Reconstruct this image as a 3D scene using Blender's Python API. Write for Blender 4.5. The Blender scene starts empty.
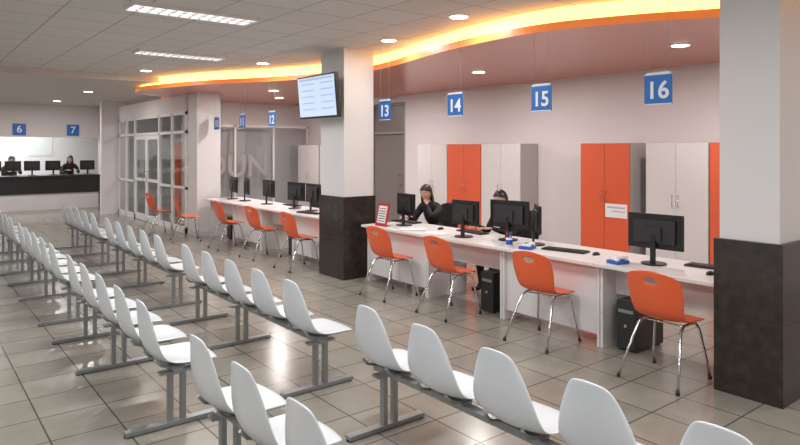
import bpy, bmesh, math, random
from mathutils import Vector, Matrix, Euler
random.seed(4)
scene = bpy.context.scene
col = scene.collection

# ------------------------------------------------------------------ materials
def mat(name, color, rough=0.5, metal=0.0, emit=None, estr=0.0, spec=None, coat=0.0):
    m = bpy.data.materials.new(name); m.use_nodes = True
    b = m.node_tree.nodes['Principled BSDF']
    b.inputs['Base Color'].default_value = (*color, 1)
    b.inputs['Roughness'].default_value = rough
    b.inputs['Metallic'].default_value = metal
    if spec is not None: b.inputs['Specular IOR Level'].default_value = spec
    if coat: b.inputs['Coat Weight'].default_value = coat
    if emit:
        b.inputs['Emission Color'].default_value = (*emit, 1)
        b.inputs['Emission Strength'].default_value = estr
    return m

def noisy(m, c1, c2, scale=5.0, detail=4, lo=0.35, hi=0.65):
    nt = m.node_tree; b = nt.nodes['Principled BSDF']
    g = nt.nodes.new('ShaderNodeTexCoord')
    n = nt.nodes.new('ShaderNodeTexNoise'); n.inputs['Scale'].default_value = scale; n.inputs['Detail'].default_value = detail
    r = nt.nodes.new('ShaderNodeValToRGB')
    r.color_ramp.elements[0].position = lo; r.color_ramp.elements[1].position = hi
    r.color_ramp.elements[0].color = (*c1, 1); r.color_ramp.elements[1].color = (*c2, 1)
    nt.links.new(g.outputs['Object'], n.inputs['Vector'])
    nt.links.new(n.outputs['Fac'], r.inputs['Fac'])
    nt.links.new(r.outputs['Color'], b.inputs['Base Color'])
    return m

def tiled(name, c1, c2, cm, size, mortar, rough, noise=0.0, offx=0.0, offy=0.0, bump=0.0):
    m = mat(name, c1, rough); nt = m.node_tree; b = nt.nodes['Principled BSDF']
    g = nt.nodes.new('ShaderNodeNewGeometry')
    mp = nt.nodes.new('ShaderNodeMapping'); mp.inputs['Location'].default_value = (offx, offy, 0)
    br = nt.nodes.new('ShaderNodeTexBrick')
    br.offset = 0.0; br.squash = 1.0
    br.inputs['Color1'].default_value = (*c1, 1); br.inputs['Color2'].default_value = (*c2, 1)
    br.inputs['Mortar'].default_value = (*cm, 1); br.inputs['Scale'].default_value = 1.0
    br.inputs['Mortar Size'].default_value = mortar; br.inputs['Mortar Smooth'].default_value = 0.2
    br.inputs['Brick Width'].default_value = size; br.inputs['Row Height'].default_value = size
    nt.links.new(g.outputs['Position'], mp.inputs['Vector'])
    nt.links.new(mp.outputs['Vector'], br.inputs['Vector'])
    out = br.outputs['Color']
    if noise > 0:
        n = nt.nodes.new('ShaderNodeTexNoise'); n.inputs['Scale'].default_value = 6; n.inputs['Detail'].default_value = 6
        nt.links.new(g.outputs['Position'], n.inputs['Vector'])
        mx = nt.nodes.new('ShaderNodeMix'); mx.data_type = 'RGBA'; mx.blend_type = 'MULTIPLY'
        mx.inputs['Factor'].default_value = noise
        nt.links.new(out, mx.inputs['A'])
        bw = nt.nodes.new('ShaderNodeRGBToBW'); nt.links.new(n.outputs['Color'], bw.inputs[0])
        nt.links.new(bw.outputs[0], mx.inputs['B'])
        out = mx.outputs['Result']
    nt.links.new(out, b.inputs['Base Color'])
    if bump > 0:
        bp = nt.nodes.new('ShaderNodeBump'); bp.inputs['Strength'].default_value = bump; bp.inputs['Distance'].default_value = 0.004
        bp.invert = True
        nt.links.new(br.outputs['Fac'], bp.inputs['Height']); nt.links.new(bp.outputs['Normal'], b.inputs['Normal'])
    return m

def glassmat(name, tint, refl=0.08):
    m = bpy.data.materials.new(name); m.use_nodes = True; nt = m.node_tree
    nt.nodes.clear()
    o = nt.nodes.new('ShaderNodeOutputMaterial')
    t = nt.nodes.new('ShaderNodeBsdfTransparent'); t.inputs['Color'].default_value = (*tint, 1)
    g = nt.nodes.new('ShaderNodeBsdfGlossy'); g.inputs['Roughness'].default_value = 0.03
    mx = nt.nodes.new('ShaderNodeMixShader'); mx.inputs[0].default_value = refl
    nt.links.new(t.outputs[0], mx.inputs[1]); nt.links.new(g.outputs[0], mx.inputs[2])
    nt.links.new(mx.outputs[0], o.inputs[0])
    return m

FLOOR = tiled('floor_tile', (0.385,0.35,0.295), (0.34,0.31,0.26), (0.11,0.098,0.085), 0.40, 0.006, 0.21, noise=0.40, offx=0.1, offy=0.15, bump=0.4)
CEIL = tiled('ceiling_tile', (0.67,0.66,0.645), (0.64,0.63,0.615), (0.41,0.40,0.39), 0.60, 0.010, 0.85)
CEILP = mat('ceiling_plaster', (0.60,0.56,0.54), 0.6)
SALMON = mat('soffit_salmon', (0.70,0.27,0.19), 0.20)
ORSLAB = mat('soffit_edge_orange_glow', (0.80,0.22,0.06), 0.4, emit=(1.0,0.26,0.05), estr=0.36)  # emission added so the otherwise unlit orange edge seems to glow
COVE = mat('cove_led', (1,0.6,0.2), 0.5, emit=(1.0,0.54,0.13), estr=4.0)
WALL = mat('wall_paint', (0.77,0.715,0.715), 0.7)
WALLD = mat('smoked_door_panel', (0.22,0.19,0.185), 0.3)
PILLAR = mat('pillar_paint', (0.70,0.68,0.67), 0.55)
GRANITE = noisy(mat('pillar_granite', (0.05,0.04,0.035), 0.25), (0.020,0.016,0.013), (0.045,0.033,0.027), 14, 6, 0.35, 0.75)
JOINT = mat('granite_joint', (0.008,0.007,0.007), 0.5)
WPLAS = mat('white_plastic', (0.71,0.74,0.77), 0.26)
GSTEEL = mat('grey_steel', (0.33,0.35,0.36), 0.35, 0.7)
CHROME = mat('chrome', (0.62,0.62,0.62), 0.15, 1.0)
OPLAS = mat('orange_plastic', (0.80,0.125,0.040), 0.35)
DESKM = mat('desk_white', (0.75,0.72,0.715), 0.35)
DESKE = mat('desk_edge', (0.58,0.55,0.54), 0.4)
BLACK = mat('black_plastic', (0.012,0.012,0.013), 0.35)
BLACKM = mat('black_satin', (0.025,0.025,0.027), 0.5)
SCREEN = mat('dark_screen', (0.008,0.009,0.012), 0.12)
CABW = mat('cabinet_white', (0.71,0.665,0.66), 0.4)
CABS = mat('cabinet_side', (0.50,0.47,0.47), 0.5)
CABO = mat('cabinet_orange', (0.76,0.13,0.055), 0.35)
BLUE = mat('sign_blue', (0.02,0.13,0.42), 0.4, emit=(0.02,0.15,0.5), estr=0.12)
WHITE = mat('sign_white', (0.85,0.87,0.9), 0.5)
PAPER = mat('paper', (0.8,0.8,0.78), 0.7)
RED = mat('red_frame', (0.45,0.03,0.03), 0.4)
TVS = mat('tv_screen', (0.35,0.45,0.6), 0.2, emit=(0.60,0.70,0.86), estr=0.72)
TVL = mat('tv_rows', (0.2,0.3,0.5), 0.3, emit=(0.42,0.52,0.72), estr=0.6)
GLASS = glassmat('clear_glass', (0.88,0.90,0.90), 0.09)
FROST = mat('frosted_letters', (0.40,0.37,0.37), 0.6)
FRAME = mat('white_frame', (0.78,0.755,0.74), 0.4)
PANELM = mat('lamp_diffuser', (1,1,1), 0.5, emit=(1,0.98,0.95), estr=2.6)
LOUV = mat('lamp_louver', (0.55,0.55,0.56), 0.3, 0.5)
DLM = mat('downlight_glow', (1,1,1), 0.5, emit=(1,0.93,0.88), estr=7)
SKIN = mat('skin', (0.58,0.33,0.24), 0.5)
LIPS = mat('lips', (0.38,0.10,0.09), 0.5)
EYEW = mat('eye_white', (0.7,0.7,0.7), 0.3)
HAIR = noisy(mat('dark_hair', (0.012,0.009,0.008), 0.4), (0.008,0.006,0.005), (0.03,0.02,0.016), 40)
CLOTHB = noisy(mat('black_cloth', (0.02,0.02,0.022), 0.85), (0.014,0.014,0.016), (0.03,0.03,0.034), 30)
CLOTHG = noisy(mat('charcoal_trousers', (0.03,0.03,0.04), 0.85), (0.02,0.02,0.028), (0.04,0.04,0.05), 30)
FABRIC = noisy(mat('chair_fabric', (0.02,0.02,0.02), 0.9), (0.012,0.012,0.013), (0.03,0.03,0.03), 60)
BLUEP = mat('blue_plastic', (0.03,0.10,0.45), 0.4)
COUNTER = mat('counter_black', (0.015,0.013,0.014), 0.3)

# ------------------------------------------------------------------ mesh builder
class MB:
    def __init__(s): s.bm = bmesh.new(); s.mats = []
    def mi(s, m):
        if m not in s.mats: s.mats.append(m)
        return s.mats.index(m)
    def _fin(s, verts, m, smooth, M=None):
        if M is not None: bmesh.ops.transform(s.bm, matrix=M, verts=verts)
        i = s.mi(m); fs = set()
        for v in verts:
            for f in v.link_faces: fs.add(f)
        for f in fs: f.material_index = i; f.smooth = smooth
    def box(s, x0,x1,y0,y1,z0,z1, m, M=None):
        T = Matrix.Translation(((x0+x1)/2,(y0+y1)/2,(z0+z1)/2)) @ Matrix.Diagonal((abs(x1-x0),abs(y1-y0),abs(z1-z0),1))
        r = bmesh.ops.create_cube(s.bm, size=1.0, matrix=T)
        s._fin(r['verts'], m, False, M); return s
    def cyl(s, p, q, r, m, seg=14, r2=None, smooth=True, M=None):
        p = Vector(p); q = Vector(q); d = q-p; L = d.length
        T = Matrix.Translation((p+q)/2) @ d.to_track_quat('Z','Y').to_matrix().to_4x4()
        o = bmesh.ops.create_cone(s.bm, cap_ends=True, cap_tris=False, segments=seg, radius1=r, radius2=r if r2 is None else r2, depth=L, matrix=T)
        s._fin(o['verts'], m, False, M)
        fs = set()
        for v in o['verts']:
            for f in v.link_faces: fs.add(f)
        for f in fs: f.smooth = smooth and len(f.verts) == 4
        return s
    def sph(s, c, rad, m, seg=16, M=None):
        if not hasattr(rad,'__len__'): rad = (rad,rad,rad)
        T = Matrix.Translation(c) @ Matrix.Diagonal((*rad,1))
        o = bmesh.ops.create_uvsphere(s.bm, u_segments=seg, v_segments=max(6,seg//2), radius=1, matrix=T)
        s._fin(o['verts'], m, True, M); return s
    def tube(s, pts, r, m, seg=10):
        pts = [Vector(p) for p in pts]; rings = []
        prev = None
        for i,p in enumerate(pts):
            if i == 0: t = pts[1]-p
            elif i == len(pts)-1: t = p-pts[i-1]
            else: t = (pts[i+1]-p).normalized()+(p-pts[i-1]).normalized()
            t.normalize()
            if prev is None:
                a = Vector((0,0,1)) if abs(t.z) < 0.9 else Vector((1,0,0))
                n = t.cross(a).normalized()
            else:
                n = (prev - t*prev.dot(t)).normalized()
            prev = n; b = t.cross(n)
            rings.append([s.bm.verts.new(p+(n*math.cos(2*math.pi*k/seg)+b*math.sin(2*math.pi*k/seg))*r) for k in range(seg)])
        i = s.mi(m)
        for a,b in zip(rings[:-1], rings[1:]):
            for k in range(seg):
                f = s.bm.faces.new((a[k],a[(k+1)%seg],b[(k+1)%seg],b[k])); f.material_index = i; f.smooth = True
        for rg in (rings[0][::-1], rings[-1]):
            f = s.bm.faces.new(rg); f.material_index = i
        return s
    def add(s, me, m, M=None, smooth=True):
        old = set(s.bm.verts); s.bm.from_mesh(me)
        s._fin([v for v in s.bm.verts if v not in old], m, smooth, M); return s
    def obj(s, name, loc=(0,0,0), rot=0.0, parent=None, bevel=0.0):
        bmesh.ops.recalc_face_normals(s.bm, faces=s.bm.faces[:])
        me = bpy.data.meshes.new(name); s.bm.to_mesh(me); s.bm.free()
        for m in s.mats: me.materials.append(m)
        return inst(name, me, loc, rot, parent, bevel)

def inst(name, me, loc=(0,0,0), rot=0.0, parent=None, bevel=0.0):
    o = bpy.data.objects.new(name, me); col.objects.link(o)
    o.location = loc; o.rotation_euler = (0,0,rot)
    if parent: o.parent = parent
    if bevel > 0:
        b = o.modifiers.new('bevel','BEVEL'); b.width = bevel; b.segments = 2; b.limit_method = 'ANGLE'; b.angle_limit = math.radians(50)
    return o

def empty(name, loc=(0,0,0), rot=0.0, parent=None):
    o = bpy.data.objects.new(name, None); col.objects.link(o); o.location = loc; o.rotation_euler = (0,0,rot)
    o.empty_display_size = 0.1
    if parent: o.parent = parent
    return o

def bake(o):
    bpy.context.view_layer.update()
    dg = bpy.context.evaluated_depsgraph_get()
    me = bpy.data.meshes.new_from_object(o.evaluated_get(dg))
    old = o.data
    bpy.data.objects.remove(o); bpy.data.meshes.remove(old)
    return me

def text(s, size, m, loc, rot, parent, name='lettering', extrude=0.002, bold=0.0):
    c = bpy.data.curves.new(name,'FONT'); c.body = s; c.size = size; c.extrude = extrude; c.offset = bold
    c.align_x = 'CENTER'; c.align_y = 'CENTER'; c.materials.append(m)
    o = bpy.data.objects.new(name, c); col.objects.link(o); o.location = loc; o.rotation_euler = rot
    if parent: o.parent = parent
    return o
FACE_MX = (math.pi/2, 0, -math.pi/2)
FACE_MY = (math.pi/2, 0, 0)

# ------------------------------------------------------------------ room shell
H = 3.08; HS = 2.85
XW = 8.25
b = MB(); b.box(-4,9.5,-3,24,-0.1,0,FLOOR); b.obj('floor')
b = MB(); b.box(-4,9.5,-3,12.1,H,H+0.1,CEIL); b.obj('ceiling')
b = MB(); b.box(-4,9.5,12.1,24,2.98,H+0.1,CEILP); b.obj('ceiling_lower')
b = MB(); b.box(XW,XW+0.15,-3,10.27,0,H,WALL)
b.box(XW,XW+0.15,11.5,24,0,H,WALL); b.box(XW,XW+0.15,10.27,11.5,2.72,H,WALL)
b.obj('wall_right')
b = MB(); b.box(-4.15,-4,-3,24,0,H,WALL); b.obj('wall_left')
b = MB(); b.box(-4,9.5,-3.15,-3,0,H,WALL); b.obj('wall_rear')
b = MB(); b.box(-4,9.5,23.4,23.55,0,2.98,mat('wall_far_paint',(0.66,0.645,0.63),0.7)); b.obj('wall_far')
b = MB(); b.box(5.1,XW,14.5,14.62,0,2.98,WALL); b.obj('wall_end')
FR = mat('door_frame_grey',(0.30,0.27,0.265),0.4)
b = MB(); b.box(XW+0.06,XW+0.10,10.32,11.45,0,2.67,WALLD)
b.box(XW+.005,XW+0.12,10.275,10.33,0,2.715,FR); b.box(XW+.005,XW+0.12,11.44,11.495,0,2.715,FR); b.box(XW+.005,XW+0.12,10.33,11.44,2.66,2.715,FR)
b.box(XW+.005,XW+0.12,10.33,11.44,2.05,2.10,FR); b.cyl((XW-0.03,10.45,0.95),(XW-0.03,10.45,1.2),0.012,CHROME)
b.cyl((XW-0.03,10.45,0.97),(XW+0.06,10.45,0.97),0.008,CHROME);b.cyl((XW-0.03,10.45,1.18),(XW+0.06,10.45,1.18),0.008,CHROME)
b.obj('door_1')
b = MB(); b.box(-4,5.2,20.5,20.65,2.06,2.98,WALL); b.box(4.78,5.2,20.5,20.65,0,2.06,WALL); b.obj('wall_counter')
b = MB(); b.box(4.15,4.75,17.96,18.1,0,2.98,WALL); b.obj('wall_pier')
b = MB(); b.box(4.64,4.76,18.1,20.5,0,2.98,WALL); b.obj('wall_side')
b = MB(); b.box(-4,8.25,-2.999,-2.985,0,0.09,DESKE); b.obj('baseboard_rear')
b = MB(); b.box(XW-0.015,XW,-3,10.27,0,0.09,DESKE); b.obj('baseboard_right')

# soffit with curved edge
ctrl = [(6.2,-3),(6.1,-.5),(5.9,1.0),(5.5,2.3),(5.05,3.1),(4.76,3.9),(4.78,4.9),(4.98,5.9),(5.2,6.8),(5.27,7.6),(5.12,8.7),(4.7,9.7),(4.15,10.7),(3.8,11.7),(3.62,12.5),(3.65,13.1),(4.0,13.6),(4.6,13.85)]
def catmull(P, n=6):
    out = []
    for i in range(len(P)-1):
        p0 = P[max(i-1,0)]; p1 = P[i]; p2 = P[i+1]; p3 = P[min(i+2,len(P)-1)]
        for k in range(n):
            t = k/n
            out.append(tuple(0.5*((2*p1[a])+(-p0[a]+p2[a])*t+(2*p0[a]-5*p1[a]+4*p2[a]-p3[a])*t*t+(-p0[a]+3*p1[a]-3*p2[a]+p3[a])*t**3) for a in (0,1)))
    out.append(P[-1]); return out
curve = catmull(ctrl)
def slab(name, pts, z0, z1, mbot, mside):
    bm = bmesh.new()
    lo = [bm.verts.new((p[0],p[1],z0)) for p in pts]; hi = [bm.verts.new((p[0],p[1],z1)) for p in pts]
    f1 = bm.faces.new(lo); f2 = bm.faces.new(hi); f1.material_index = 0; f2.material_index = 0
    n = len(pts)
    for i in range(n):
        f = bm.faces.new((lo[i],lo[(i+1)%n],hi[(i+1)%n],hi[i])); f.material_index = 1
    bmesh.ops.recalc_face_normals(bm, faces=bm.faces[:])
    bmesh.ops.triangulate(bm, faces=[f for f in bm.faces if len(f.verts)>4])
    me = bpy.data.meshes.new(name); bm.to_mesh(me); bm.free(); me.materials.append(mbot); me.materials.append(mside)
    return inst(name, me)
slab('ceiling_soffit', curve+[(4.6,14.5),(XW,14.5),(XW,-3)], HS, HS+0.075, SALMON, ORSLAB)
def offset(pts, d):
    out = []
    for i,p in enumerate(pts):
        a = Vector(pts[max(i-1,0)]); c = Vector(pts[min(i+1,len(pts)-1)]); t = (c-a).normalized()
        n = Vector((t.y,-t.x)); out.append((p[0]+n.x*d, p[1]+n.y*d))
    return out
def ribbon(name, pts, z0, z1, m):
    bm = bmesh.new()
    lo = [bm.verts.new((p[0],p[1],z0)) for p in pts]; hi = [bm.verts.new((p[0],p[1],z1)) for p in pts]
    lo2 = [bm.verts.new((p[0]+.01,p[1],z0)) for p in pts]; hi2 = [bm.verts.new((p[0]+.01,p[1],z1)) for p in pts]
    for i in range(len(pts)-1):
        bm.faces.new((lo[i],lo[i+1],hi[i+1],hi[i])); bm.faces.new((lo2[i],hi2[i],hi2[i+1],lo2[i+1]))
        bm.faces.new((lo[i],lo2[i],lo2[i+1],lo[i+1])); bm.faces.new((hi[i],hi[i+1],hi2[i+1],hi2[i]))
    me = bpy.data.meshes.new(name); bm.to_mesh(me); bm.free(); me.materials.append(m)
    return inst(name, me)
ribbon('cove_light_strip', offset(curve,0.10), HS+0.075, H-0.002, COVE)

# pillars
def pillar(x0,x1,y0,y1,top,clad=True,k=.02):
    cx=(x0+x1)/2; cy=(y0+y1)/2; hx=(x1-x0)/2; hy=(y1-y0)/2
    e = empty('pillar',(cx,cy,0))
    b = MB(); b.box(-hx,hx,-hy,hy,1.10 if clad else 0.0,top,PILLAR); b.obj('shaft',parent=e)
    if not clad:
        b = MB(); b.box(-hx-.01,hx+.01,-hy-.01,hy+.01,0,.09,DESKE); b.obj('plinth',parent=e); return
    b = MB()
    b.box(-hx-k,hx+k,-hy-k,hy+k,0.0,1.10,GRANITE)
    b.box(-hx-k-.001,hx+k+.001,-hy-k-.001,hy+k+.001,0.545,0.549,JOINT)
    b.obj('granite_cladding',parent=e,bevel=0.004)
pillar(4.66,5.13,1.76,2.16,H,True,.03)
pillar(4.60,5.08,7.02,7.60,H)
pillar(4.60,5.08,12.30,12.80,HS,False)

# ------------------------------------------------------------------ glazed partition along X=4.6
e = empty('glass_partition',(4.6,12.85,0))
b = MB(); L = 5.1
for y in (0,0.85,1.7,3.6,4.35,L-0.06): b.box(-.03,.03,y,y+.06,0,2.5,FRAME)
b.box(-.03,.03,0,L,2.44,2.52,FRAME); b.box(-.03,.03,0,L,2.05,2.11,FRAME)
b.box(-.03,.03,0,1.7,0,0.12,FRAME); b.box(-.03,.03,3.6,L,0,0.12,FRAME)
b.box(-.03,.03,0,1.7,0.9,0.95,FRAME); b.box(-.03,.03,3.6,L,0.9,0.95,FRAME)
b.obj('frame',parent=e)
b = MB(); b.box(-.04,.04,0,L,2.52,2.85,WALL); b.obj('header',parent=e)
b = MB(); b.box(-.004,.004,0.06,1.7,0.12,2.44,GLASS); b.box(-.004,.004,3.6,L-.06,0.12,2.44,GLASS); b.box(-.004,.004,1.76,3.6,2.11,2.44,GLASS)
b.obj('panes',parent=e)
for i,(ya,yb) in enumerate(((1.77,2.67),(2.69,3.59))):
    d = MB()
    w = yb-ya
    d.box(-.02,.02,0,.08,0.01,2.04,FRAME); d.box(-.02,.02,w-.08,w,0.01,2.04,FRAME)
    d.box(-.02,.02,.08,w-.08,0.01,.16,FRAME); d.box(-.02,.02,.08,w-.08,1.95,2.04,FRAME); d.box(-.02,.02,.08,w-.08,.95,1.02,FRAME)
    d.box(-.004,.004,.08,w-.08,.16,1.95,GLASS)
    hy = w-.12 if i==0 else .12
    d.tube([(-.02,hy,.95),(-.06,hy,.95),(-.06,hy,1.2),(-.02,hy,1.2)],.01,CHROME)
    d.obj('door_%d'%(i+2),loc=(4.6,12.85+ya,0))

e = empty('lettered_glass_screen',(5.2,14.2,0))
b = MB()
for x in (0,1.0,2.0,2.95): b.box(x,x+.05,-.02,.02,0,2.3,FRAME)
b.box(0,3.0,-.02,.02,2.25,2.3,FRAME); b.box(0,3.0,-.02,.02,0,0.1,FRAME); b.obj('frame',parent=e)
b = MB(); b.box(.05,2.95,-.004,.004,.1,2.25,GLASS); b.obj('pane',parent=e)
text('OUN',0.72,FROST,(1.05,-.012,1.30),FACE_MY,e,bold=0.012)

# ------------------------------------------------------------------ white bench shells
def shell(profile, ncol, thick, hole=None, sub=2):
    bm = bmesh.new(); g = []
    for (x,z,hw,dx,dz) in profile:
        row = []
        for j in range(ncol):
            t = -1+2*j/(ncol-1)
            row.append(bm.verts.new((x+dx*t*t, t*hw, z+dz*t*t)))
        g.append(row)
    for i in range(len(g)-1):
        for j in range(ncol-1):
            if hole and i in hole[0] and j in hole[1]: continue
            bm.faces.new((g[i][j],g[i][j+1],g[i+1][j+1],g[i+1][j]))
    bmesh.ops.recalc_face_normals(bm, faces=bm.faces[:])
    me = bpy.data.meshes.new('shell'); bm.to_mesh(me); bm.free()
    o = inst('shell_tmp', me)
    s = o.modifiers.new('s','SOLIDIFY'); s.thickness = thick; s.offset = 0
    s = o.modifiers.new('u','SUBSURF'); s.levels = sub; s.render_levels = sub
    return bake(o)

wp = [(-.190,.798,.062,.006,-.006),(-.190,.788,.098,.010,-.006),(-.186,.740,.128,.022,-.003),(-.180,.67,.162,.030,0),(-.170,.585,.194,.034,0),
      (-.155,.505,.214,.038,.005),(-.122,.440,.220,.034,.018),(-.06,.405,.216,.016,.025),(.03,.393,.212,0,.022),(.13,.402,.215,0,.015),
      (.22,.408,.210,-.01,.005),(.262,.400,.185,-.02,0),(.278,.378,.14,-.02,0)]
wshell_me = shell(wp, 7, 0.012)
wb = MB(); wb.add(wshell_me, WPLAS)
tmp = wb.obj('tmp'); WSEAT = tmp.data; bpy.data.objects.remove(tmp)

def leg_mesh():
    b = MB()
    b.box(-.30,.28,-.028,.028,.008,.033,GSTEEL)
    for x in (-.28,.26): b.cyl((x,0,0),(x,0,.012),.025,BLACK,12)
    b.box(-.045,-.015,-.02,.02,.03,.34,GSTEEL); b.box(.035,.065,-.02,.02,.03,.34,GSTEEL)
    b.box(-.10,.12,-.03,.03,.335,.35,GSTEEL)
    o = b.obj('tmp', bevel=0); me = o.data; bpy.data.objects.remove(o); return me
LEG = leg_mesh()
def bracket_mesh():
    b = MB()
    for y in (-.12,.12):
        b.tube([(-.13,y,.44),(-.09,y,.395),(-.03,y,.378),(.15,y,.385),(.2,y,.393)],.009,GSTEEL,8)
    b.box(-.03,.05,-.14,.14,.362,.378,GSTEEL)
    o = b.obj('tmp'); me = o.data; bpy.data.objects.remove(o); return me
BRK = bracket_mesh()

def bench(x, y0, n, sp, feet):
    e = empty('waiting_bench',(x,y0,0))
    b = MB(); b.box(-.025,.035,-.15,(n-1)*sp+.15,.335,.365,GSTEEL); b.obj('beam',parent=e,bevel=.003)
    for i in range(n):
        inst('seat_shell_%d'%(i+1), WSEAT, (0,i*sp,0), random.uniform(-.015,.015), e)
        inst('bracket_%d'%(i+1), BRK, (0,i*sp,0), 0, e)
    for i,f in enumerate(feet): inst('leg_%d'%(i+1), LEG, (0,f,0), 0, e)

for X,dy in ((2.39,0.0),(1.36,0.04)):
    bench(X, 1.02+dy, 5, .525, (.15,2.13))
    bench(X, 4.08+dy, 5, .54, (-.10,1.25,2.22))
    bench(X, 7.12+dy, 5, .54, (-.10,1.2,2.2))
    bench(X, 10.15+dy, 5, .54, (0,1.1,2.1))
# ------------------------------------------------------------------ orange chairs
op = [(-.238,.840,.135,.012,-.022),(-.235,.820,.190,.022,-.012),(-.228,.782,.212,.035,-.004),(-.220,.742,.221,.04,0),(-.200,.655,.226,.045,0),
      (-.175,.56,.212,.045,0),(-.145,.492,.200,.035,.012),(-.09,.452,.205,.015,.022),(.01,.440,.218,0,.022),(.11,.448,.224,0,.015),
      (.19,.454,.216,-.01,.005),(.232,.444,.185,-.02,0),(.246,.422,.14,-.02,0)]
oshell = shell(op, 9, 0.011, hole=((2,),(3,4)))
b = MB(); b.add(oshell, OPLAS)
for sy in (-1,1):
    b.tube([(.225,sy*.225,.006),(.195,sy*.215,.15),(.155,sy*.18,.38),(.13,sy*.165,.425),(.05,sy*.16,.430),(-.04,sy*.16,.430),(-.10,sy*.17,.40),(-.19,sy*.205,.2),(-.27,sy*.235,.006)],.0105,CHROME,10)
    for x,yy in ((.225,.225),(-.27,.235)): b.cyl((x,sy*yy,0),(x,sy*yy,.025),.015,BLACK,10)
b.cyl((.10,-.16,.428),(.10,.16,.428),.009,CHROME,8); b.cyl((-.05,-.16,.428),(-.05,.16,.428),.009,CHROME,8)
o = b.obj('tmp'); OCH = o.data; bpy.data.objects.remove(o)
for x,y,r in ((4.59,2.53,0),(4.59,3.70,.03),(4.57,4.93,-.02),(4.57,5.98,.02),(4.55,8.15,0.0),(4.55,9.35,.04),(4.5,10.55,-.05),(4.25,11.90,-.25),(4.15,13.25,.05)):
    inst('orange_chair', OCH, (x,y,0), r)

# ------------------------------------------------------------------ desks
def desk(y0, y1, style):
    w=y1-y0
    e = empty('service_desk',(4.72,(y0+y1)/2,0)); h = w/2
    b = MB(); b.box(0,.74,-h+.002,h-.002,.72,.75,DESKM); b.obj('top',parent=e,bevel=.003)
    b = MB(); b.box(.10,.72,-h+.004,-h+.03,0,.72,DESKM); b.box(.10,.72,h-.03,h-.004,0,.72,DESKM); b.obj('side_panels',parent=e,bevel=.002)
    b = MB()
    if style: b.box(.135,.153,-h+.03,h-.03,.10,.72,DESKM)
    else: b.box(.30,.318,-h+.03,h-.03,.45,.72,DESKM)
    b.obj('modesty_panel',parent=e)
Y = [6.80,5.60,4.42,3.27,2.22]
for i in range(4): desk(Y[i+1],Y[i], i in (0,2))
for i in range(4): desk(12.2-(i+1)*1.13, 12.2-i*1.13, i in (1,3))

def pc(x,y,rot=0):
    b = MB(); b.box(-.22,.22,-.09,.09,.015,.43,BLACK)
    b.box(-.232,-.22,-.088,.088,.02,.425,BLACKM); b.box(-.236,-.232,-.07,.07,.33,.36,GSTEEL); b.box(-.236,-.232,-.07,.07,.285,.31,BLACKM)
    b.cyl((-.24,0,.22),(-.232,0,.22),.014,CHROME,12)
    for xx in (-.18,.18):
        for yy in (-.07,.07): b.cyl((xx,yy,0),(xx,yy,.016),.012,BLACK,8)
    b.obj('computer_tower',(x,y,0),rot,bevel=.004)
pc(5.12,3.06); pc(5.12,4.70); pc(5.15,9.05); pc(5.15,11.5)

def monitor_mesh(w=.49,h=.30):
    b = MB(); z0=.13
    b.box(-.012,.012,-w/2,w/2,z0,z0+h,BLACK)
    b.box(.012,.014,-w/2+.015,w/2-.015,z0+.02,z0+h-.015,SCREEN)
    b.box(-.035,-.012,-w/2+.06,w/2-.06,z0+.05,z0+h-.05,BLACKM)
    b.box(-.05,-.035,-.07,.07,z0+.07,z0+.19,BLACKM)
    b.box(-.055,-.035,-.022,.022,.012,z0+.12,BLACK)
    b.cyl((-.03,0,0),(-.03,0,.012),.105,BLACK,28)
    o = b.obj('tmp'); me = o.data; bpy.data.objects.remove(o); return me
MON = monitor_mesh()
MONS = monitor_mesh(.40,.28)
def monitor(x,y,r=0,small=False): return inst('computer_monitor',MONS if small else MON,(x,y,.75),r,None,.003)
monitor(5.12,2.92,.06); monitor(5.16,4.24,-.75,True); monitor(5.20,4.66,.15); monitor(5.0,5.14,.05,True); monitor(5.14,6.38,-.1,True)
for y in (8.1,8.75,9.3,10.3,11.2,11.8): monitor(5.15,y,random.uniform(-.4,.4))
def kb_mesh():
    b = MB(); b.box(-.07,.07,-.22,.22,0,.016,BLACKM)
    for i in range(5):
        for j in range(15):
            b.box(-.06+i*.024,-.041+i*.024,-.21+j*.028,-.187+j*.028,.016,.022,BLACK)
    o = b.obj('tmp'); me = o.data; bpy.data.objects.remove(o); return me
KB = kb_mesh()
for x,y,r in ((5.30,2.50,.1),(5.06,3.82,.2),(5.30,5.33,-.1),(5.34,6.62,.1),(5.32,9.75,0),(4.9,8.45,.2)): inst('keyboard',KB,(x,y,.75),r)
def mouse(x,y):
    b = MB(); b.sph((0,0,.0),(.052,.03,.03),BLACK,16)
    bmesh.ops.bisect_plane(b.bm, geom=b.bm.verts[:]+b.bm.edges[:]+b.bm.faces[:], plane_co=(0,0,0), plane_no=(0,0,-1), clear_outer=True)
    b.obj('computer_mouse',(x,y,.75),.1)
mouse(5.02,2.40); mouse(5.1,3.50); mouse(5.2,5.78)
def penholder(x,y):
    b = MB(); b.cyl((0,0,0),(0,0,.085),.034,WHITE,20); b.cyl((0,0,.02),(0,0,.07),.035,BLUEP,20)
    for i in range(5):
        a = i*1.3; b.cyl((.012*math.cos(a),.012*math.sin(a),.05),(.03*math.cos(a),.03*math.sin(a),.145),.004,[BLUEP,BLACK,RED][i%3],8)
    b.obj('pen_holder',(x,y,.75))
penholder(4.86,4.36)
def deskphone(x,y,r=0):
    b = MB(); b.box(-.07,.07,-.065,.065,0,.03,BLUEP); b.box(-.05,.055,-.02,.055,.03,.042,PAPER)
    b.box(-.065,.065,-.055,-.025,.045,.065,WHITE); b.box(-.065,-.035,-.058,-.022,.03,.05,WHITE); b.box(.035,.065,-.058,-.022,.03,.05,WHITE)
    b.obj('desk_telephone',(x,y,.75),r,bevel=.004)
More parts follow.
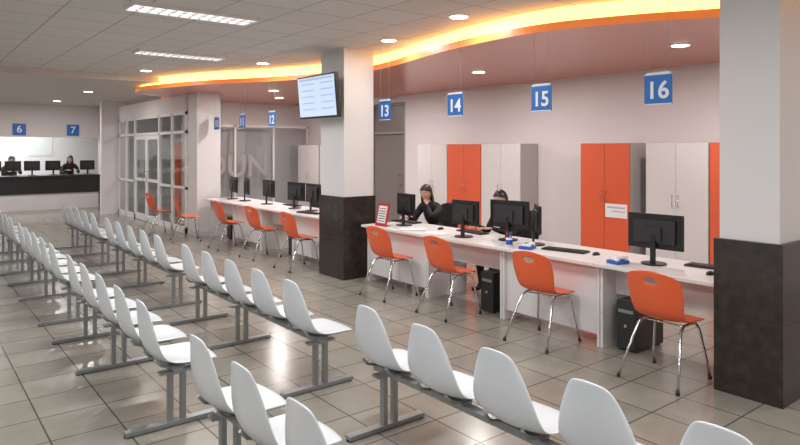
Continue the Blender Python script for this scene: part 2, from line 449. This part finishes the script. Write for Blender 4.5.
deskphone(4.88,4.14,.3); deskphone(4.88,3.13,-.2)
def papers(x,y,r,n=3):
    b = MB()
    for i in range(n): b.box(-.105,.105,-.15,.15,i*.003,i*.003+.002,PAPER,M=Matrix.Rotation(random.uniform(-.15,.15),4,'Z'))
    b.obj('paper_stack',(x,y,.75),r)
papers(4.90,5.52,.1); papers(4.90,5.95,.9,5); papers(4.95,9.95,0.3)
b = MB(); M = Matrix.Rotation(math.radians(12),4,'Y')
b.box(-.008,.008,-.115,.115,0,.30,RED,M); b.box(-.011,-.007,-.085,.085,.04,.26,PAPER,M)
for i in range(6): b.box(-.013,-.010,-.07,.07,.06+i*.032,.07+i*.032,RED if i==5 else BLACKM,M)
b.box(0,.10,-.06,.06,0,.006,RED); b.tube([(.095,0,.004),(.055,0,.2)],.005,RED)
b.obj('notice_stand',(4.82,6.50,.75),.0)

# ------------------------------------------------------------------ cabinets
def cabinet(y0,y1,m,zh=1.82,notice=False):
    w = y1-y0; yc=(y0+y1)/2; h=w/2
    e = empty('storage_cabinet',(7.8,yc,0))
    b = MB(); b.box(.02,.43,-h+.003,h-.003,.0,zh,CABS); b.obj('carcass',parent=e)
    b = MB()
    for s in (-1,1):
        a,c = (-h+.006,-.003) if s<0 else (.003,h-.006)
        b.box(0,.019,a,c,.05,zh-.004,m)
    b.obj('doors',parent=e,bevel=.002)
    b = MB()
    for s in (-1,1):
        b.tube([(0,s*.04,1.0),(-.025,s*.04,1.0),(-.025,s*.04,1.14),(0,s*.04,1.14)],.005,CHROME,8)
    b.obj('handles',parent=e)
    if notice:
        b = MB(); b.box(-.006,0,-.36,-.02,.78,.97,WHITE); b.box(-.0075,-.006,-.33,-.05,.91,.93,CABS); b.box(-.0075,-.006,-.33,-.12,.86,.875,CABS); b.obj('notice_panel',parent=e)
cabinet(8.50,9.33,CABW); cabinet(7.645,8.49,CABO); cabinet(6.76,7.635,CABW)
cabinet(4.82,5.62,CABO,1.82,True); cabinet(3.75,4.59,CABW); cabinet(2.88,3.74,CABO); cabinet(2.0,2.87,CABW)
cabinet(13.0,14.0,CABW); cabinet(12.05,12.95,CABW)

# ------------------------------------------------------------------ office chairs
def office_chair(x,y,r):
    b = MB()
    for i in range(5):
        a = i*2*math.pi/5+.3; c,s_ = math.cos(a),math.sin(a)
        b.tube([(0,0,.11),(.15*c,.15*s_,.10),(.29*c,.29*s_,.07)],.018,BLACK,8)
        b.cyl((.29*c-.02*s_,.29*s_+.02*c,.03),(.29*c+.02*s_,.29*s_-.02*c,.03),.03,BLACK,14)
    b.cyl((0,0,.10),(0,0,.40),.028,BLACK,14); b.box(-.1,.1,-.08,.08,.38,.41,BLACKM)
    sp = [(-.22,.435,.17,0,0),(-.2,.44,.22,0,.01),(0,.44,.24,0,.015),(.18,.44,.235,0,.01),(.24,.425,.2,-.02,0)]
    b.add(shell(sp,5,.07), FABRIC)
    bp = [(-.31,.96,.12,.03,-.02),(-.305,.92,.19,.04,0),(-.28,.78,.22,.05,0),(-.245,.64,.21,.04,0),(-.24,.56,.16,.03,0)]
    b.add(shell(bp,5,.05), FABRIC)
    b.tube([(-.1,0,.40),(-.25,0,.40),(-.31,0,.5),(-.30,0,.75)],.02,BLACK,8)
    b.obj('office_chair',(x,y,0),r)
PX = 5.98
office_chair(PX,6.72,math.pi+.1); office_chair(PX,5.28,math.pi-.1)
office_chair(6.0,9.0,math.pi); office_chair(6.0,10.2,math.pi+.4)

# ------------------------------------------------------------------ people
def skin(verts, edges, radii, root=0, sub=2):
    me = bpy.data.meshes.new('sk'); me.from_pydata(verts, edges, [])
    o = inst('sk_tmp', me)
    o.modifiers.new('skin','SKIN')
    lay = o.data.skin_vertices[0].data
    for i,r in enumerate(radii):
        lay[i].radius = r if hasattr(r,'__len__') else (r,r)
        lay[i].use_root = (i == root)
    s = o.modifiers.new('u','SUBSURF'); s.levels = sub; s.render_levels = sub
    return bake(o)

def head_mesh():
    bm = bmesh.new(); bmesh.ops.create_uvsphere(bm, u_segments=40, v_segments=28, radius=1)
    for v in bm.verts:
        x,y,z = v.co
        X,Y,Z = x*.094, y*.074, z*.115
        if z < 0:
            k = -z
            Y *= 1-.32*k*k; 
            if x < 0: X *= 1-.35*k
        if x > 0:
            X *= .93
            nose = math.exp(-((y/.16)**2))*math.exp(-(((z+.12)/.17)**2)); X += .026*nose
            bridge = math.exp(-((y/.12)**2))*math.exp(-(((z-.10)/.16)**2)); X += .008*bridge
            for s in (-1,1):
                X -= .010*math.exp(-(((y-s*.38)/.2)**2))*math.exp(-(((z-.06)/.12)**2))
                X += .005*math.exp(-(((y-s*.36)/.25)**2))*math.exp(-(((z-.25)/.08)**2))
            X += .008*math.exp(-((y/.3)**2))*math.exp(-(((z+.42)/.10)**2))
            X += .012*math.exp(-((y/.35)**2))*math.exp(-(((z+.82)/.18)**2))
        v.co = (X,Y,Z)
    me = bpy.data.meshes.new('head'); bm.to_mesh(me); bm.free(); return me
HEADM = head_mesh()

def hair_mesh(long):
    bm = bmesh.new(); bmesh.ops.create_uvsphere(bm, u_segments=40, v_segments=28, radius=1)
    kill = []
    for v in bm.verts:
        x,y,z = v.co
        face = x > .30 - .25*(1-abs(y)) and z < .52 - .25*abs(y)
        low = z < -.55 and not long
        if face or low: kill.append(v); continue
        n = 1 + .02*math.sin(14*math.atan2(y,x))
        X,Y,Z = x*.108*n-.004, y*.089*n, z*.128+.004
        if long and z < -.1:
            k = (-z-.1)/.9
            Z -= .16*k; X = X*(1+.1*k)-.03*k; Y *= (1+.55*k)
        v.co = (X,Y,Z)
    bmesh.ops.delete(bm, geom=kill, context='VERTS')
    me = bpy.data.meshes.new('hair'); bm.to_mesh(me); bm.free()
    o = inst('h_tmp', me); s = o.modifiers.new('s','SOLIDIFY'); s.thickness=.012; s.offset=-1
    s = o.modifiers.new('u','SUBSURF'); s.levels=1; s.render_levels=1
    return bake(o)

def hand(b, wrist, direction, side):
    d = Vector(direction).normalized(); zc = Vector((0,0,1)); yv = zc.cross(d).normalized(); zv = d.cross(yv)
    M = Matrix((( d.x,yv.x,zv.x,wrist[0]),(d.y,yv.y,zv.y,wrist[1]),(d.z,yv.z,zv.z,wrist[2]),(0,0,0,1)))
    pv = [(-.02,0,0),(.02,0,0),(.055,0,.003),(.085,0,.002)]
    b.add(skin(pv,[(0,1),(1,2),(2,3)],[(.022,.016),(.030,.014),(.038,.014),(.036,.011)],0,2), SKIN, M)
    b.sph((.05,0,0),(.05,.038,.014),SKIN,16,M=M)
    for k,(yy,L) in enumerate(((-.030,.064),(-.010,.076),(.011,.072),(.030,.056))):
        if side < 0: yy = -yy
        pts = [(.06,yy*.8,0),(.088,yy,.004),(.088+L*.45,yy*1.1,.008),(.088+L*.78,yy*1.12,-.004),(.088+L,yy*1.12,-.015)]
        b.add(skin(pts,[(0,1),(1,2),(2,3),(3,4)],[.009,.0095,.0085,.008,.006],0,1), SKIN, M)
    s = -side
    pts = [(.02,s*.018,0),(.042,s*.044,-.004),(.066,s*.060,-.008),(.088,s*.062,-.013)]
    b.add(skin(pts,[(0,1),(1,2),(2,3)],[.013,.011,.009,.007],0,1), SKIN, M)

def person(name, x, y, rot, long_hair, z0=0.0, turn=0.0, nod=0.15, handface=False):
    e = empty(name,(x,y,z0),rot)
    V=[(0,0,.585),(.02,0,.69),(.07,0,.83),(.11,0,.925),(.145,0,.985),(.165,0,1.03)]
    R=[(.115,.11),(.112,.108),(.125,.115),(.105,.10),(.055,.055),(.048,.048)]
    E=[(0,1),(1,2),(2,3),(3,4),(4,5)]
    wr = {}
    for s in (-1,1):
        i=len(V)
        el=(.19,s*.235,.71); w=(.43,s*.13,.800)
        if handface and s==1: el=(.30,s*.2,.815); w=(.25,s*.085,.965)
        V += [(.10,s*.13,.925),(.105,s*.175,.895),((.105+el[0])/2,s*.215,(.895+el[2])/2),el,((el[0]+w[0])/2,(el[1]+w[1])/2,(el[2]+w[2])/2),w]
        R += [.07,.062,.050,.042,.036,.026]
        E += [(3,i),(i,i+1),(i+1,i+2),(i+2,i+3),(i+3,i+4),(i+4,i+5)]
        wr[s]=(Vector(el),Vector(w))
        i=len(V)
        V += [(.04,s*.09,.58),(.22,s*.12,.572),(.42,s*.12,.56),(.41,s*.12,.36),(.38,s*.12,.10),(.42,s*.12,.05),(.53,s*.13,.04)]
        R += [.095,.080,.062,.056,.038,.04,.03]
        E += [(0,i),(i,i+1),(i+1,i+2),(i+2,i+3),(i+3,i+4),(i+4,i+5),(i+5,i+6)]
    me = skin(V,E,R,0,2)
    b = MB(); b.add(me, CLOTHB)
    ti = b.mi(CLOTHG); bi = b.mi(BLACK); si = b.mi(SKIN)
    for f in b.bm.faces:
        c = f.calc_center_median()
        if c.z > 1.0 and abs(c.y) < .08 and not (handface and c.x>.24): f.material_index = si
        elif c.z < .11: f.material_index = bi
        elif c.z < .55 or (c.z < .64 and c.x > .12 and abs(c.y)<.2): f.material_index = ti
    b.obj('body',parent=e)
    b = MB()
    for s in (-1,1):
        el,w = wr[s]; d = (w-el).normalized()
        if not (handface and s==1): d = Vector((.8,-s*.25,-.02))
        hand(b, tuple(w+d*.02), d, s)
    b.obj('hands',parent=e)
    hd = empty('head_pivot',(.185,0,1.115),0,e); hd.rotation_euler=(0,nod,turn)
    b = MB(); b.add(HEADM, SKIN)
    for s in (-1,1):
        b.sph((.078,s*.029,.008),(.011,.013,.009),EYEW,12); b.sph((.086,s*.029,.007),(.005,.006,.006),BLACK,10)
        b.tube([(.084,s*.044,.026),(.092,s*.030,.031),(.091,s*.014,.027)],.003,HAIR,6)
        b.sph((-.005,s*.074,-.005),(.018,.008,.030),SKIN,12); b.sph((-.002,s*.079,-.004),(.009,.005,.018),LIPS,8)
    b.sph((.092,0,-.050),(.007,.022,.0045),LIPS,12); b.sph((.090,0,-.058),(.007,.018,.005),LIPS,12)
    b.cyl((-.015,0,-.04),(-.035,0,-.13),.045,SKIN,20)
    b.obj('head',parent=hd)
    b = MB(); b.add(hair_mesh(long_hair), HAIR); b.obj('hair',parent=hd)
    return e
person('seated_woman', PX-.04, 6.72, math.pi+.1, True, turn=.25, nod=.2, handface=True)
person('seated_man', PX-.05, 5.28, math.pi-.1, False, turn=.30, nod=.2)
b = MB(); b.box(1.0,4.6,21.2,23.3,0,.28,CABS); b.obj('staff_platform')
for n_,xx,lh in (('seated_clerk',4.1,True),('seated_clerk',2.55,False)):
    person(n_, xx, 21.80, -math.pi/2, lh, z0=.28)
    b = MB(); b.box(-.2,.22,-.22,.22,.40,.475,FABRIC); b.cyl((0,0,.03),(0,0,.40),.03,BLACK); b.cyl((0,0,0),(0,0,.03),.22,BLACK,20)
    b.box(-.30,-.25,-.2,.2,.5,.9,FABRIC); b.box(-.28,-.25,-.03,.03,.42,.55,BLACK); b.box(-.28,-.19,-.03,.03,.42,.45,BLACK)
    b.obj('clerk_stool',(xx,21.86,.28),-math.pi/2,bevel=.01)

# far counter
e = empty('reception_counter',(0,20.3,0))
b = MB(); b.box(-3.5,4.62,-.15,.65,.92,.97,COUNTER); b.obj('top',parent=e,bevel=.005)
b = MB(); b.box(-3.5,4.6,-.08,-.04,.46,.92,COUNTER); b.obj('front_panel',parent=e)
b = MB(); b.box(-3.5,4.6,-.04,.55,0,.92,CABW); b.obj('base',parent=e)
for xx,r in ((2.0,0),(2.95,-.1),(3.48,.1),(4.4,0),(2.48,0)):
    inst('computer_monitor',MONS,(xx,20.75,.97),math.pi/2+r)
b = MB(); b.box(3.2,3.9,-.02,.0,1.5,2.3,FRAME); b.box(3.25,3.85,-.025,-.02,1.55,2.25,mat('notice_board',(.62,.66,.62),.6)); b.obj('wall_notice_board',(0,23.4,0))
b = MB(); b.box(-.3,.3,-.25,.25,0,1.9,CABO); b.box(-.29,-.005,-.27,-.25,.05,1.85,CABO); b.box(.005,.29,-.27,-.25,.05,1.85,CABO); b.obj('storage_locker',(5.95,16.7,0))

# ------------------------------------------------------------------ number signs
def sign(n, y, top, x=4.9):
    e = empty('number_sign',(x,y,2.235))
    b = MB(); b.box(-.006,.006,-.12,.12,-.125,.125,BLUE); b.box(-.0075,-.006,-.12,.12,.118,.125,WHITE); b.box(-.0075,-.006,-.12,.12,-.125,-.118,WHITE)
    b.box(-.012,.012,-.10,.10,.125,.140,WHITE); b.obj('panel',parent=e)
    b = MB()
    for s in (-1,1): b.cyl((0,s*.09,.14),(0,s*.09,top-2.235),.0015,GSTEEL,6)
    b.obj('wires',parent=e)
    text(str(n),.20,WHITE,(-.0085,0,-.014),FACE_MX,e,bold=.004)
for n,y,t in ((16,2.77,H),(15,3.98,HS),(14,5.20,HS),(13,6.52,H),(12,9.68,HS),(11,10.85,HS),(10,12.05,HS)): sign(n,y,t)
for n,x in ((6,2.6),(7,3.96)):
    e = empty('wall_number_sign',(x,20.48,2.27))
    b = MB(); b.box(-.16,.16,-.01,.015,-.16,.16,BLUE); b.obj('panel',parent=e)
    text(str(n),.27,WHITE,(0,-.013,0),FACE_MY,e,bold=.006)

# ------------------------------------------------------------------ TV
e = empty('wall_television',(4.40,7.34,2.44)); e.rotation_euler=(0,math.radians(-5),0)
b = MB(); b.box(-.03,.03,-.49,.49,-.29,.29,BLACK); b.box(.03,.06,-.3,.3,-.18,.18,BLACKM); b.obj('casing',parent=e,bevel=.006)
b = MB(); b.box(-.034,-.030,-.468,.468,-.262,.268,TVS)
for i in range(5):
    b.box(-.036,-.034,-.42,-.12,.17-i*.085,.185-i*.085,TVL); b.box(-.036,-.034,.05,.38,.17-i*.085,.185-i*.085,TVL)
b.box(-.036,-.034,-.43,.43,.225,.25,TVL); b.obj('screen',parent=e)
b = MB(); b.box(.06,.09,-.12,.12,-.1,.1,GSTEEL); b.box(.09,.195,-.03,.03,-.03,.03,GSTEEL); b.box(.18,.195,-.1,.1,-.12,.12,GSTEEL); b.obj('bracket',parent=e)

# ------------------------------------------------------------------ lights
def area(parent, loc, sx, sy, power, color=(1,.97,.94), shape='RECTANGLE'):
    l = bpy.data.lights.new('lamp_light','AREA'); l.shape = shape; l.size = sx
    if shape=='RECTANGLE': l.size_y = sy
    l.energy = power; l.color = color
    o = bpy.data.objects.new('lamp_light', l); col.objects.link(o); o.location = loc; o.parent = parent
    return o
def fixture(x,y,z,power):
    e = empty('ceiling_light_fixture',(x,y,z))
    b = MB(); b.box(-.6,.6,-.15,.15,-.012,-.004,PANELM); b.obj('diffuser',parent=e)
    b = MB()
    for s in (-1,1): b.box(-.61,.61,s*.15-.008,s*.15+.008,-.04,0,FRAME); b.box(s*.605-.008,s*.605+.008,-.15,.15,-.04,0,FRAME)
    b.box(-.6,.6,-.006,.006,-.036,-.012,LOUV)
    for i in range(13): b.box(-.6+i*.1-.005,-.6+i*.1+.005,-.15,.15,-.036,-.012,LOUV)
    b.obj('louver',parent=e)
    area(e,(0,0,-.05),1.15,.28,power,(.95,.98,1.0))
P=39
for x,y in ((2.25,6.1),(3.1,8.9),(2.25,3.2),(2.25,.4),(-.9,3.2),(-.9,6.1),(-.9,9.0),(-.9,.4),(2.25,-1.8)): fixture(x,y,H,P)  # all after the first two are out of view, added to light the hall
for x,y in ((.2,14.5),(.2,18),): fixture(x,y,2.98,48)  # unseen fixtures added to light the far end of the hall
fixture(6.4,16.5,2.98,45); fixture(2.8,22.2,2.98,80); fixture(.5,22.2,2.98,50)  # unseen, added to brighten the room behind the glazing and the counter room
def down(x,y,z,power):
    e = empty('downlight',(x,y,z))
    b = MB(); b.cyl((0,0,-.008),(0,0,0),.105,FRAME,28); b.cyl((0,0,-.012),(0,0,-.007),.088,DLM,28); b.obj('trim_ring',parent=e)
    area(e,(0,0,-.02),.16,.16,power,(1,.95,.91),'DISK')
for x,y in ((4.42,4.64),(4.72,6.2),(4.45,9.1),(3.3,11.2)): down(x,y,H,14)
for x,y in ((6.53,3.44),(6.55,6.46),(6.55,9.5),(6.5,12.5),(6.6,.4),(5.6,11.0)): down(x,y,HS,35)
for x,y in ((3.2,15),(3.2,18.5),(1.4,16.5)): down(x,y,2.98,24)  # extra downlights added to light the area under the lower ceiling

w = bpy.data.worlds.new('World'); scene.world = w; w.use_nodes = True
w.node_tree.nodes['Background'].inputs[0].default_value = (.5,.5,.52,1); w.node_tree.nodes['Background'].inputs[1].default_value = .3

# ------------------------------------------------------------------ camera
cam = bpy.data.cameras.new('camera'); co = bpy.data.objects.new('camera', cam); col.objects.link(co)
co.location = (0,0,1.75); co.rotation_euler = (math.radians(90),0,math.radians(-38.3))
cam.sensor_width = 36; cam.lens = 28.44; cam.shift_y = -74.5/800
scene.camera = co
scene.view_settings.view_transform = 'Standard'
scene.view_settings.exposure = 0.04
